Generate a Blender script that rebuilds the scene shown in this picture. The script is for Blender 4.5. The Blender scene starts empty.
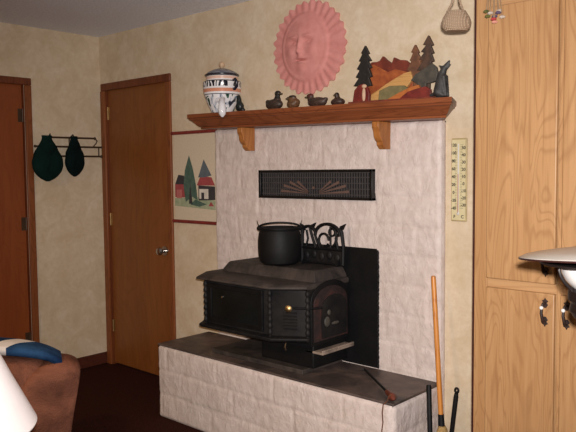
import bpy, bmesh, math, random
from mathutils import Vector, Matrix, noise
random.seed(7)
S = bpy.context.scene
COL = S.collection
PI = math.pi

# ------------------------------------------------------------------ materials
def lin(c):
    c /= 255.0
    return c / 12.92 if c <= 0.04045 else ((c + 0.055) / 1.055) ** 2.4
def C3(r, g, b): return (lin(r), lin(g), lin(b), 1.0)

class N:
    """tiny node-tree helper"""
    def __init__(s, name):
        s.m = bpy.data.materials.new(name); s.m.use_nodes = True
        s.t = s.m.node_tree; s.n = s.t.nodes; s.l = s.t.links
        s.b = s.n['Principled BSDF']
        s.tc = s.n.new('ShaderNodeTexCoord')
    def map(s, scale=(1, 1, 1), rot=(0, 0, 0), out='Object', loc=(0, 0, 0)):
        m = s.n.new('ShaderNodeMapping')
        m.inputs['Scale'].default_value = scale
        m.inputs['Rotation'].default_value = rot
        m.inputs['Location'].default_value = loc
        s.l.new(s.tc.outputs[out], m.inputs['Vector']); return m.outputs[0]
    def noise(s, vec, scale, detail=4, rough=.55, dist=0):
        x = s.n.new('ShaderNodeTexNoise')
        x.inputs['Scale'].default_value = scale; x.inputs['Detail'].default_value = detail
        x.inputs['Roughness'].default_value = rough; x.inputs['Distortion'].default_value = dist
        s.l.new(vec, x.inputs['Vector']); return x.outputs['Fac']
    def vor(s, vec, scale, out='Distance'):
        x = s.n.new('ShaderNodeTexVoronoi'); x.inputs['Scale'].default_value = scale
        s.l.new(vec, x.inputs['Vector']); return x.outputs[out]
    def wave(s, vec, scale, dist=2, detail=2, dscale=1, typ='BANDS', direction='X'):
        x = s.n.new('ShaderNodeTexWave'); x.wave_type = typ
        if typ == 'BANDS': x.bands_direction = direction
        else: x.rings_direction = direction
        x.inputs['Scale'].default_value = scale; x.inputs['Distortion'].default_value = dist
        x.inputs['Detail'].default_value = detail; x.inputs['Detail Scale'].default_value = dscale
        s.l.new(vec, x.inputs['Vector']); return x.outputs['Fac']
    def ramp(s, fac, stops, interp='LINEAR'):
        r = s.n.new('ShaderNodeValToRGB'); r.color_ramp.interpolation = interp
        e = r.color_ramp.elements
        while len(e) < len(stops): e.new(0.5)
        for k, (p, c) in enumerate(stops): e[k].position = p; e[k].color = c
        s.l.new(fac, r.inputs['Fac']); return r.outputs['Color']
    def mix(s, fac, a, b, typ='MIX'):
        x = s.n.new('ShaderNodeMix'); x.data_type = 'RGBA'; x.blend_type = typ
        for k, v in ((0, fac), (6, a), (7, b)):
            if hasattr(v, 'links'): s.l.new(v, x.inputs[k])
            else: x.inputs[k].default_value = v
        return x.outputs[2]
    def sep(s, vec):
        x = s.n.new('ShaderNodeSeparateXYZ'); s.l.new(vec, x.inputs[0]); return x.outputs
    def math(s, op, a, b=None):
        x = s.n.new('ShaderNodeMath'); x.operation = op
        for k, v in ((0, a), (1, b)):
            if v is None: continue
            if hasattr(v, 'links'): s.l.new(v, x.inputs[k])
            else: x.inputs[k].default_value = v
        return x.outputs[0]
    def color(s, c):
        if hasattr(c, 'links'): s.l.new(c, s.b.inputs['Base Color'])
        else: s.b.inputs['Base Color'].default_value = c
        return s
    def bump(s, h, strength=.3, dist=.01):
        x = s.n.new('ShaderNodeBump'); x.inputs['Strength'].default_value = strength
        x.inputs['Distance'].default_value = dist
        s.l.new(h, x.inputs['Height']); s.l.new(x.outputs[0], s.b.inputs['Normal']); return s
    def done(s, rough=.6, metal=0, spec=.5):
        s.b.inputs['Roughness'].default_value = rough
        s.b.inputs['Metallic'].default_value = metal
        s.b.inputs['Specular IOR Level'].default_value = spec
        return s.m

def plain(name, c, c2=None, rough=.6, metal=0, scale=30, spec=.5, bump=0):
    n = N(name)
    f = n.noise(n.map(), scale, 4)
    c2 = c2 or tuple(v * .8 for v in c[:3]) + (1,)
    n.color(n.ramp(f, [(.35, c2), (.65, c)]))
    if bump: n.bump(f, bump, .004)
    return n.done(rough, metal, spec)

def wood(name, dark, mid, light, rough=.45, axis='Z', gs=1.0, cath=.5, spec=.4):
    n = N(name)
    def sc(a, l): return {'Z': (a, a, l), 'X': (l, a, a), 'Y': (a, l, a)}[axis]
    streak = n.noise(n.map(sc(38 * gs, 1.1)), 1, 4, .6, .3)
    pore = n.noise(n.map(sc(150 * gs, 4)), 1, 3, .6)
    warp = n.noise(n.map(sc(7 * gs, 1.0)), 1, 2, .5, .8)
    ring = n.math('ABSOLUTE', n.math('SUBTRACT', n.math('FRACT', n.math('MULTIPLY', warp, 15)), .5))
    col = n.ramp(streak, [(.3, mid), (.7, light)])
    col = n.mix(n.math('MULTIPLY', n.ramp(ring, [(.02, (1, 1, 1, 1)), (.22, (0, 0, 0, 1))]), cath), col, dark)
    col = n.mix(n.math('MULTIPLY', n.ramp(pore, [(.32, (1, 1, 1, 1)), (.46, (0, 0, 0, 1))]), .35), col, dark)
    n.color(col); n.bump(pore, .05, .001)
    return n.done(rough, 0, spec)

def m_wall():
    n = N('sponged_beige_wall'); v = n.map()
    a = n.noise(v, 7, 6, .65, .6); b = n.noise(v, 34, 5, .7)
    col = n.ramp(a, [(.33, C3(201, 180, 149)), (.5, C3(211, 192, 164)), (.68, C3(219, 203, 179))])
    col = n.mix(n.ramp(b, [(.42, (0, 0, 0, 1)), (.62, (.35, .35, .35, 1))]), col, C3(196, 173, 141))
    n.color(col); n.bump(b, .12, .004); return n.done(.75, 0, .25)
def m_ceiling():
    n = N('popcorn_ceiling'); v = n.map()
    a = n.noise(v, 65, 6, .7); b = n.vor(v, 90)
    n.color(n.ramp(a, [(.35, C3(222, 225, 234)), (.6, C3(240, 243, 250))]))
    n.bump(n.math('ADD', a, b), .4, .012); return n.done(.95, 0, .1)
def m_carpet():
    n = N('dark_maroon_carpet'); v = n.map()
    a = n.noise(v, 140, 4, .7); b = n.noise(v, 2.2, 3)
    col = n.ramp(a, [(.3, C3(34, 12, 10)), (.7, C3(72, 34, 26))])
    n.color(n.mix(n.math('MULTIPLY', b, .5), col, C3(44, 22, 14))); n.bump(a, .6, .01)
    return n.done(.95, 0, .1)
def m_brick():
    n = N('white_painted_block'); v = n.map()
    a = n.noise(n.map((40, 40, 22)), 1, 5, .6, .9); b = n.noise(v, 16, 5, .65); c = n.noise(v, 3, 3)
    col = n.ramp(b, [(.3, C3(198, 182, 174)), (.6, C3(217, 202, 195)), (.8, C3(226, 213, 207))])
    col = n.mix(n.ramp(c, [(.4, (0, 0, 0, 1)), (.7, (.35, .35, .35, 1))]), col, C3(206, 189, 175))
    patch = n.ramp(n.noise(n.map((20, 20, 13)), 1, 4, .6, 1.2), [(.50, (0, 0, 0, 1)), (.60, (1, 1, 1, 1))])
    n.color(col); n.bump(n.math('ADD', n.math('MULTIPLY', a, .7), n.math('ADD', n.math('MULTIPLY', b, .8), n.math('MULTIPLY', patch, .32))), .36, .012); return n.done(.6, 0, .35)
def m_slate():
    n = N('dark_slate_hearth'); v = n.map()
    a = n.noise(v, 6, 6, .65, .8); b = n.noise(v, 60, 4)
    col = n.ramp(a, [(.3, C3(50, 43, 41)), (.5, C3(80, 68, 63)), (.72, C3(112, 95, 86))])
    n.color(col); n.bump(b, .25, .004); return n.done(.5, 0, .4)
def m_iron(name, base=(16, 16, 17), dust=(40, 36, 34), amt=.5, rough=.6):
    n = N(name); v = n.map()
    a = n.noise(v, 9, 6, .7, .5); b = n.noise(v, 120, 3)
    n.color(n.ramp(a, [(.5 - .2 * amt, C3(*base)), (.5 + .35 * (1.2 - amt), C3(*dust))]))
    n.bump(b, .2, .002); return n.done(rough, 0, .25)
def m_sun():
    n = N('pink_terracotta'); v = n.map(); a = n.noise(v, 18, 5, .6)
    n.color(n.ramp(a, [(.3, C3(198, 128, 120)), (.7, C3(212, 146, 138))])); n.bump(a, .15, .004); return n.done(.8, 0, .2)
def m_crock():
    n = N('painted_white_ceramic'); v = n.map()
    z = n.sep(n.tc.outputs['Object'])[2]
    white = C3(226, 224, 224)
    wv = n.wave(n.map((1, 1, .5)), 16, 7, 2, 2.0)
    sq = n.ramp(wv, [(.0, C3(22, 24, 34)), (.45, white)], 'CONSTANT')
    vo = n.noise(n.map((1, 1, .7)), 17, 1, .5, 1.2)
    leaf = n.ramp(vo, [(.0, C3(30, 36, 34)), (.33, C3(62, 96, 78)), (.41, white), (.60, C3(182, 188, 198)), (.66, C3(52, 58, 66))], 'CONSTANT')
    def band(lo, hi):
        return n.math('MULTIPLY', n.math('GREATER_THAN', z, lo), n.math('LESS_THAN', z, hi))
    col = n.mix(band(.0, .105), white, leaf)
    col = n.mix(band(.150, .180), col, sq)
    col = n.mix(band(.120, .140), col, C3(206, 140, 112))
    col = n.mix(band(.105, .109), col, C3(40, 44, 60))
    col = n.mix(band(.180, .186), col, C3(30, 34, 48))
    col = n.mix(band(.196, .212), col, C3(214, 178, 160))
    n.color(col); return n.done(.18, 0, .6)
def m_duck(name, body, head, breast=None):
    n = N(name); v = n.map()
    a = n.noise(n.map((1, 1, 2)), 60, 4, .6)
    z = n.sep(n.tc.outputs['Object'])[2]
    bcol = n.ramp(a, [(.35, C3(*[q * .6 for q in body])), (.65, C3(*body))])
    n.color(n.mix(n.ramp(z, [(.055, (0, 0, 0, 1)), (.062, (1, 1, 1, 1))]), bcol, C3(*head))); n.bump(a, .2, .002)
    return n.done(.5, 0, .4)
def m_quilt():
    n = N('blue_quilt'); v = n.map()
    x = n.sep(n.tc.outputs['Object'])
    w = n.noise(n.map((3, 3, 3)), 4, 3)
    blue = n.ramp(w, [(.35, C3(22, 44, 74)), (.65, C3(44, 76, 112))])
    f = n.math('FRACT', n.math('MULTIPLY', n.math('ADD', n.math('ADD', x[0], n.math('MULTIPLY', x[1], -.9)), 2.17), 3.6))
    st = n.ramp(f, [(0, (0, 0, 0, 1)), (.42, (1, 1, 1, 1)), (.66, (0, 0, 0, 1))], 'CONSTANT')
    col = n.mix(st, blue, C3(214, 206, 200))
    f2 = n.math('LESS_THAN', x[0], -.335)
    n.color(n.mix(f2, col, C3(92, 48, 62)))
    n.bump(n.noise(v, 90, 3), .3, .004); return n.done(.9, 0, .1)
def m_suede(name, a, b):
    n = N(name); v = n.map(); f = n.noise(v, 7, 5, .6, .6); g = n.noise(v, 160, 2)
    n.color(n.ramp(f, [(.3, C3(*b)), (.7, C3(*a))])); n.bump(n.math('ADD', f, n.math('MULTIPLY', g, .3)), .6, .03)
    return n.done(.9, 0, .1)
def m_wicker():
    n = N('woven_wicker'); v = n.map()
    a = n.wave(v, 55, 1.5, 1, 2, 'BANDS', 'Z'); b = n.wave(v, 45, 1.5, 1, 2, 'BANDS', 'X')
    f = n.math('MULTIPLY', a, b)
    n.color(n.ramp(f, [(.0, C3(146, 122, 100)), (.5, C3(188, 164, 138))])); n.bump(f, .8, .006); return n.done(.8, 0, .2)
def m_glass_dark():
    n = N('smoked_stove_glass'); f = n.noise(n.map(), 8, 4)
    n.color(n.ramp(f, [(.3, C3(8, 11, 12)), (.7, C3(20, 24, 25))])); return n.done(.32, 0, .35)
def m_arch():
    n = N('reflection_tinted_panel'); v = n.map(); f = n.noise(v, 14, 5, .6, .7)
    n.color(n.ramp(f, [(.32, C3(26, 22, 22)), (.52, C3(46, 32, 30)), (.72, C3(78, 42, 36))])); n.bump(f, .3, .004); return n.done(.6, 0, .4)  # red end of the ramp paints a reflection on the stove side

M = dict(
    wall=m_wall(), ceiling=m_ceiling(), carpet=m_carpet(), brick=m_brick(), slate=m_slate(),
    oak=wood('golden_oak', C3(134, 92, 56), C3(163, 121, 79), C3(178, 137, 94), .45, 'Z', 1.1, .4),
    oakx=wood('golden_oak_rail', C3(134, 92, 56), C3(164, 122, 82), C3(178, 138, 96), .45, 'X', .9, .3),
    door=wood('red_brown_birch_door', C3(104, 56, 24), C3(126, 72, 32), C3(136, 82, 38), .4, 'Z', .35, .25),
    doorred=wood('mahogany_stained_door', C3(108, 50, 20), C3(130, 64, 27), C3(140, 73, 33), .45, 'Z', .35, .2),
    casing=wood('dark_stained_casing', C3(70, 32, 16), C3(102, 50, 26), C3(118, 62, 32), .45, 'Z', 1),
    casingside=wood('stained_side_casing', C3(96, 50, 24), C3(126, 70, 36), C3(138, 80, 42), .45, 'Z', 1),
    base=wood('dark_baseboard', C3(50, 22, 14), C3(74, 34, 22), C3(88, 44, 28), .5, 'X', 1),
    mantel=wood('reddish_mantel_wood', C3(92, 44, 24), C3(122, 64, 36), C3(144, 82, 48), .42, 'X', 1, .5),
    bracket=wood('orange_brown_corbel', C3(120, 66, 26), C3(164, 102, 50), C3(180, 118, 62), .4, 'Z', 1),
    iron=m_iron('black_cast_iron'), irondusty=m_iron('dusty_stove_top', (36, 33, 31), (72, 63, 58), .9, .65),
    ironblack=m_iron('matte_black_metal', (10, 10, 11), (22, 20, 20), .4, .6),
    ironledge=m_iron('light_catch_iron', (70, 62, 56), (150, 132, 118), 1.0, .7),  # pale tone puts the light caught by the side ledge into its colour
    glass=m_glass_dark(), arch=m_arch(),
    brass=plain('worn_brass', C3(186, 156, 108), None, .4, 1),
    steel=plain('polished_steel', C3(200, 196, 190), None, .22, 1),
    ventbar=plain('grey_vent_bar', C3(70, 66, 66), None, .5), fan=plain('brown_vent_blade', C3(104, 82, 74), None, .5),
    black=plain('black_paint', C3(12, 12, 13), None, .4),
    sun=m_sun(), crock=m_crock(), lid=plain('blue_grey_glaze', C3(130, 132, 142), C3(92, 94, 106), .25, 0, 40, .6),
    navy=plain('navy_glaze', C3(28, 30, 44), None, .25), white=plain('white_glaze', C3(226, 226, 228), C3(214, 214, 218), .15, 0, 20, .6),
    gold=plain('gold_glaze', C3(196, 166, 134), None, .3),
    duckA=m_duck('dark_brown_decoy', (70, 54, 44), (34, 30, 26)), duckB=m_duck('tan_decoy', (112, 78, 50), (34, 25, 22)),
    duckC=m_duck('grey_brown_decoy', (78, 58, 48), (78, 34, 30)), duckD=m_duck('small_dark_decoy', (72, 50, 40), (42, 30, 26)),
    bill=plain('dull_bill', C3(84, 72, 50), None, .5), darkbird=plain('black_green_glaze', C3(22, 30, 30), None, .35),
    palebl=plain('pale_blue_patch', C3(120, 146, 160), None, .5),
    hat=m_suede('dark_green_cloth', (15, 42, 37), (7, 24, 22)), hat2=m_suede('black_green_cloth', (12, 30, 29), (5, 16, 16)),
    rack=plain('dark_bronze_rod', C3(74, 54, 36), None, .5, .3),
    cloth=plain('cream_canvas', C3(212, 196, 172), C3(204, 187, 161), .9, 0, 90, .1),
    rod=plain('dark_red_dowel', C3(132, 46, 40), C3(110, 34, 30), .5),
    a_green=plain('art_dark_green', C3(84, 104, 92), C3(62, 86, 72), .9), a_gray=plain('art_slate_blue', C3(96, 104, 110), None, .9),
    a_red=plain('art_red', C3(162, 72, 72), None, .9), a_pink=plain('art_pink', C3(190, 110, 104), None, .9),
    a_white=plain('art_white', C3(220, 212, 198), None, .9), a_dark=plain('art_black', C3(58, 54, 56), None, .9),
    a_grass=plain('art_pale_green', C3(168, 172, 142), C3(140, 152, 122), .9),
    w_pine=plain('black_green_wood', C3(38, 34, 30), C3(26, 24, 22), .6, 0, 50), w_ridge=plain('dark_red_wood', C3(128, 58, 40), C3(98, 42, 32), .5, 0, 25),
    w_hill=plain('orange_red_wood', C3(168, 92, 48), C3(136, 66, 36), .5, 0, 25), w_leaf=wood('tan_wood', C3(160, 110, 60), C3(188, 140, 82), C3(200, 156, 98), .5, 'X', 2),
    w_olive=plain('olive_wood', C3(126, 112, 76), C3(104, 98, 66), .5), w_amber=plain('amber_wood', C3(182, 108, 54), C3(158, 88, 42), .5),
    w_red=plain('crimson_wood', C3(122, 44, 36), C3(92, 30, 28), .5), w_spruce=plain('brown_spruce_wood', C3(120, 78, 52), C3(92, 60, 44), .6),
    w_tall=plain('umber_wood', C3(84, 60, 46), C3(56, 44, 36), .6), w_bush=plain('grey_green_wood', C3(80, 74, 64), C3(58, 56, 50), .6),
    wolf=plain('charcoal_figure', C3(60, 57, 54), C3(40, 38, 37), .6), w_pale=plain('pale_wood', C3(206, 170, 140), None, .6),
    thermo=plain('cream_enamel', C3(214, 202, 162), C3(204, 190, 148), .4, 0, 20), ink=plain('dark_ink', C3(70, 64, 50), None, .7), red=plain('red_spirit', C3(170, 60, 50), None, .3),
    thframe=plain('tan_plastic', C3(186, 166, 120), None, .5),
    broom=wood('orange_broom_handle', C3(166, 92, 34), C3(204, 130, 58), C3(216, 146, 72), .35, 'Z', 1), straw=plain('straw_bristles', C3(190, 156, 98), C3(150, 116, 66), .9, 0, 120),
    rust=plain('red_brown_wood_knob', C3(116, 58, 40), C3(84, 40, 30), .45), cord=plain('brown_leather_cord', C3(104, 64, 44), None, .8),
    shade=plain('white_enamel', C3(164, 158, 150), C3(156, 150, 142), .25, 0, 8, .5), milk=plain('milk_glass', C3(206, 202, 198), C3(200, 196, 192), .2, 0, 8, .5),
    scroll=plain('black_wrought_metal', C3(22, 14, 12), None, .4), maroon=plain('dark_maroon_rim', C3(44, 20, 18), None, .4),
    lampshade=plain('white_pleated_shade', C3(252, 244, 242), C3(248, 239, 236), .8, 0, 12, .2),
    suede=m_suede('brown_suede', (138, 88, 68), (84, 52, 41)), quilt=m_quilt(), wicker=m_wicker(),
    pull=plain('antique_dark_pull', C3(50, 28, 20), C3(30, 18, 14), .55, .0), porcelain=plain('white_porcelain', C3(238, 234, 228), None, .15),
    petalr=plain('red_petal', C3(176, 60, 60), None, .8), petalp=plain('pink_petal', C3(214, 150, 132), None, .8), petalv=plain('violet_petal', C3(88, 74, 100), None, .8),
    petalw=plain('pale_petal', C3(196, 182, 168), None, .8), leaf=plain('olive_leaf', C3(128, 124, 52), C3(60, 66, 34), .8), stem=plain('dried_stem', C3(150, 122, 92), None, .9),
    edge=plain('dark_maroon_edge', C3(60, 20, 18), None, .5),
    table=wood('walnut_table', C3(66, 38, 22), C3(98, 60, 36), C3(112, 72, 44), .4, 'X', 1), opal=plain('opal_diffuser', C3(240, 236, 226), None, .5),
)

# ------------------------------------------------------------------ mesh helpers
class MB:
    def __init__(s): s.bm = bmesh.new(); s.mi = 0; s.off = Vector((0, 0, 0))
    def _f(s, vs):
        try: f = s.bm.faces.new(vs); f.material_index = s.mi; f.smooth = True; return f
        except ValueError: return None
    def box(s, x0, x1, y0, y1, z0, z1):
        v = [s.bm.verts.new(p) for p in ((x0, y0, z0), (x1, y0, z0), (x1, y1, z0), (x0, y1, z0), (x0, y0, z1), (x1, y0, z1), (x1, y1, z1), (x0, y1, z1))]
        for q in ((0, 3, 2, 1), (4, 5, 6, 7), (0, 1, 5, 4), (1, 2, 6, 5), (2, 3, 7, 6), (3, 0, 4, 7)): s._f([v[i] for i in q])
        return s
    def loops(s, loops, cap=True, closed=False):
        """skin a list of equal-length point rings"""
        R = [[s.bm.verts.new(p) for p in l] for l in loops]
        n = len(R[0])
        pairs = list(zip(R[:-1], R[1:])) + ([(R[-1], R[0])] if closed else [])
        for a, b in pairs:
            for i in range(n): s._f([a[i], a[(i + 1) % n], b[(i + 1) % n], b[i]])
        if cap and not closed: s._f(R[0][::-1]); s._f(R[-1])
        return s
    def prism(s, poly, axis, a, b):
        def P(u, w, d): return {'y': (u, d, w), 'x': (d, u, w), 'z': (u, w, d)}[axis]
        return s.loops([[P(u, w, a) for u, w in poly], [P(u, w, b) for u, w in poly]])
    def tube(s, pts, r, seg=10, closed=False):
        pts = [Vector(p) for p in pts]; n = len(pts)
        rs = r if isinstance(r, (list, tuple)) else [r] * n
        L = []; up = None
        for i, p in enumerate(pts):
            if closed: d = pts[(i + 1) % n] - pts[i - 1]
            else: d = pts[min(i + 1, n - 1)] - pts[max(i - 1, 0)]
            d.normalize()
            if up is None: up = Vector((0, 0, 1)) if abs(d.z) < .9 else Vector((1, 0, 0))
            a = d.cross(up).normalized(); bb = a.cross(d).normalized(); up = bb
            L.append([p + (a * math.cos(t) + bb * math.sin(t)) * rs[i] for t in [2 * PI * k / seg for k in range(seg)]])
        return s.loops(L, True, closed)
    def lathe(s, prof, c=(0, 0, 0), seg=32):
        c = Vector(c)
        return s.loops([[c + Vector((max(r, .0004) * math.cos(2 * PI * k / seg), max(r, .0004) * math.sin(2 * PI * k / seg), z)) for k in range(seg)] for r, z in prof])
    def ell(s, c, r, rot=None, seg=16, rings=10, e=1.0):
        c = Vector(c); L = []
        sp = lambda v: math.copysign(abs(v) ** e, v)
        for j in range(rings + 1):
            t = -PI / 2 + PI * j / rings; t = max(min(t, PI / 2 - .02), -PI / 2 + .02)
            ring = []
            for k in range(seg):
                u = 2 * PI * k / seg
                p = Vector((r[0] * sp(math.cos(t)) * sp(math.cos(u)), r[1] * sp(math.cos(t)) * sp(math.sin(u)), r[2] * sp(math.sin(t))))
                if rot: p = rot @ p
                ring.append(c + p)
            L.append(ring)
        return s.loops(L)
    def build(s, name, mats, parent=None, bevel=0, segs=2, sub=0, remesh=0, flat=None, smooth=35):
        bm = s.bm
        bmesh.ops.recalc_face_normals(bm, faces=bm.faces[:])
        me = bpy.data.meshes.new(name)
        if parent is not None:
            off = OFF[parent.name]; loc = Vector((0, 0, 0))
        else:
            lo = Vector([min(v.co[i] for v in bm.verts) for i in range(3)]); hi = Vector([max(v.co[i] for v in bm.verts) for i in range(3)])
            off = Vector(((lo.x + hi.x) / 2, (lo.y + hi.y) / 2, lo.z)); loc = off.copy()
        for v in bm.verts: v.co -= off
        bm.to_mesh(me); bm.free()
        for m in (mats if isinstance(mats, (list, tuple)) else [mats]): me.materials.append(M[m])
        if not remesh: me.set_sharp_from_angle(angle=math.radians(smooth))
        o = bpy.data.objects.new(name, me); COL.objects.link(o)
        OFF[o.name] = off; o.location = loc
        if parent is not None: o.parent = parent
        if remesh:
            q = o.modifiers.new('remesh', 'REMESH'); q.mode = 'VOXEL'; q.voxel_size = remesh; q.use_smooth_shade = True
            q = o.modifiers.new('smooth', 'SMOOTH'); q.iterations = 4
        if bevel:
            q = o.modifiers.new('bevel', 'BEVEL'); q.width = bevel; q.segments = segs; q.limit_method = 'ANGLE'; q.angle_limit = math.radians(40)
        if sub:
            q = o.modifiers.new('sub', 'SUBSURF'); q.levels = sub; q.render_levels = sub
        return o
OFF = {}
def tag(o, label, cat, group=None):
    o['label'] = label; o['category'] = cat
    if group: o['group'] = group
    return o
def thing(name, label, cat, loc, group=None, local=False):
    o = bpy.data.objects.new(name, None); COL.objects.link(o); o.location = loc; o.empty_display_size = .1
    OFF[o.name] = Vector((0, 0, 0)) if local else Vector(loc)
    return tag(o, label, cat, group)
def structure(name, loc=None):
    o = bpy.data.objects.new(name, None); COL.objects.link(o); o.location = loc; OFF[o.name] = Vector(loc); o['kind'] = 'structure'; return o
def st(o): o['kind'] = 'structure'; return o
def lab(o, t): o['label'] = t; return o

# ------------------------------------------------------------------ setting
XR, YF, H = 5.8, -4.8, 2.439
b = MB(); b.box(-.1, XR + .1, YF - .1, .1, -.06, 0); st(b.build('floor', 'carpet'))
b = MB(); b.box(-.1, XR + .1, YF - .1, .1, H, H + .06); st(b.build('ceiling', 'ceiling'))
b = MB()                                                     # back wall with door hole x .075-.797
b.box(-.1, .075, 0, .1, 0, H); b.box(.075, .797, 0, .1, 2.05, H); b.box(.797, XR + .1, 0, .1, 0, H); b.box(.0, .87, .085, .1, 0, 2.06)
st(b.build('wall_back', 'wall'))
b = MB()                                                     # left wall with door hole y -1.36..-.60
b.box(-.1, 0, -.60, 0, 0, H); b.box(-.1, 0, -1.36, -.60, 2.05, H); b.box(-.1, 0, YF - .1, -1.36, 0, H); b.box(-.1, -.085, -1.4, -.58, 0, 2.06)
st(b.build('wall_left', 'wall'))
b = MB(); b.box(XR, XR + .1, YF - .1, 0, 0, H); st(b.build('wall_right', 'wall'))
b = MB(); b.box(0, XR, YF - .1, YF, 0, H); st(b.build('wall_front', 'wall'))
b = MB(); b.box(.0, .014, -.55, 0, 0, .085); st(b.build('baseboard_left', 'base', bevel=.003))
b = MB(); b.box(2.93, 3.26, -.014, 0, 0, .085); st(b.build('baseboard_back', 'base', bevel=.003))

def knob(x, y, z, parent, axis):                             # door knob pointing along axis
    m = MB(); d = Vector(axis)
    p = Vector((x, y, z))
    m.tube([p, p + d * .008], .032, 20)
    m.tube([p + d * .008, p + d * .03, p + d * .036, p + d * .05, p + d * .064, p + d * .068], [.011, .011, .02, .028, .022, .008], 20)
    return m.build('door_knob', 'steel', parent)
d2 = structure('door_2', (.436, .0, 0))
b = MB(); b.box(.080, .792, .012, .05, .012, 2.044); b.build('door_leaf', 'door', d2, bevel=.003)
b = MB(); b.box(.0752, .0795, -.004, .07, 0, 2.05); b.box(.7925, .7968, -.004, .07, 0, 2.05); b.box(.0752, .7968, -.004, .07, 2.0445, 2.0498); b.build('door_jamb', 'casing', d2)
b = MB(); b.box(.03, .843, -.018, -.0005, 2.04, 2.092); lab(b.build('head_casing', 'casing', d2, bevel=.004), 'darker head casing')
b = MB(); b.box(.797, .843, -.018, -.0005, 0, 2.039); b.build('side_casing', 'casingside', d2, bevel=.004)
b = MB(); b.box(.022, .076, -.018, -.0005, 0, 2.039); b.build('side_casing', 'casingside', d2, bevel=.004)
knob(.726, .012, .903, d2, (0, -1, 0))
for z in (.25, 1.05, 1.83):
    b = MB(); b.tube([(.083, .006, z), (.083, .006, z + .09)], .006, 8); b.box(.083, .1, .0095, .0125, z, z + .09); lab(b.build('hinge', 'brass', d2), 'worn brass hinge')
d1 = structure('door_1', (0, -.98, 0))
b = MB(); b.box(-.05, -.012, -1.354, -.606, .012, 2.044); b.build('door_leaf', 'doorred', d1, bevel=.003)
b = MB(); b.box(-.07, .004, -.605, -.6, 0, 2.05); b.box(-.07, .004, -1.36, -1.355, 0, 2.05); b.box(-.07, .004, -1.36, -.6, 2.0445, 2.0498); b.build('door_jamb', 'casing', d1)
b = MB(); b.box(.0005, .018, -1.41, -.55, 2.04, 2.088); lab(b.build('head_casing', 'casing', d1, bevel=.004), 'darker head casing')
b = MB(); b.box(.0005, .018, -.598, -.55, 0, 2.039); b.build('side_casing', 'casingside', d1, bevel=.004)
b = MB(); b.box(.0005, .018, -1.41, -1.362, 0, 2.039); b.build('side_casing', 'casingside', d1, bevel=.004)
knob(-.012, -1.29, .93, d1, (1, 0, 0))
for z in (.25, 1.05, 1.79):
    b = MB(); b.tube([(-.006, -.609, z), (-.006, -.609, z + .09)], .006, 8); b.box(-.0125, -.0095, -.64, -.609, z, z + .09); b.build('hinge', 'rack', d1)

# ------------------------------------------------------------------ fireplace
def block_sheet(m, P, W, Hh, res, seed, bw=.41, bh=.145, lift=.016, holes=()):
    """rough slump-block face; P(u, w, d) -> point; the border sinks to d = 0"""
    nu, nw = max(2, int(W / res)), max(2, int(Hh / res))
    def hgt(u, w):
        if min(u, W - u, w, Hh - w) < 1e-6: return 0
        ww = w + .006 * noise.noise((u * 3, w * 3, seed)); r = math.floor(ww / bh)
        uu = u + (r % 2) * bw / 2 + .11 * noise.noise((r * 7.3, seed, 1.1)) + .008 * noise.noise((u * 2, w * 7, seed + 5))
        cidx = math.floor(uu / bw)
        du = min(uu % bw, bw - uu % bw); dw = min(ww % bh, bh - ww % bh)
        e = min(du, dw); j = min(1, max(0, (e - .003) / .011))
        v = .010 + .0034 * j + .003 * noise.noise((cidx * 5.1, r * 3.7, seed))
        v += .0020 * noise.noise((u * 26, w * 15, seed)) + .0016 * noise.noise((u * 55, w * 26, seed + 3)) + .003 * noise.noise((u * 9, w * 9, seed + 9))
        v *= min(1, min(u, W - u, w, Hh - w) / .012 * .5 + .5)
        for (a0, a1, b0, b1) in holes:
            if a0 - .006 < u < a1 + .006 and b0 - .006 < w < b1 + .006: return .001
        return max(.001, v)
    g = [[m.bm.verts.new(P(W * i / nu, Hh * k / nw, hgt(W * i / nu, Hh * k / nw))) for k in range(nw + 1)] for i in range(nu + 1)]
    for i in range(nu):
        for k in range(nw): m._f([g[i][k], g[i + 1][k], g[i + 1][k + 1], g[i][k + 1]])
    return g
fp = thing('fireplace_surround', 'white painted rough block fireplace surround built against the back wall', 'fireplace', (2.117, 0, 0))
BY = -.054
x0, x1, zt = 1.315, 2.882, 1.664
b = MB()
ztop = lambda x: 1.682 - .0173 * (x - 2.117)
b.prism([(x0, 0), (x1, 0), (x1, ztop(x1)), (x0, ztop(x0))], 'y', -.040, -.0005)
block_sheet(b, lambda u, w, d: (x0 + u, -.040 - d, w * ztop(x0 + u) / zt), x1 - x0, zt, .009, 2.2)
block_sheet(b, lambda u, w, d: (x1 + d * .35, -.0005 - u, w * ztop(x1) / zt), .0395, zt, .0099, 4.4)
b.build('block_face', 'brick', fp, smooth=180)
b = MB(); b.box(1.70, 2.537, -.066, -.041, .441, 1.040)
for k in range(26):                                          # slightly ragged hammered edge
    z = .45 + k * .023; r = .004 + .003 * random.random()
    b.ell((2.537, -.058, z), (r, .006, .014), None, 8, 5)
b.build('firebox_panel', 'ironblack', fp, bevel=.003)
b = MB(); b.box(1.71, 2.53, -.0655, -.059, 1.040, 1.047); b.build('panel_trim', 'ironblack', fp)
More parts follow.
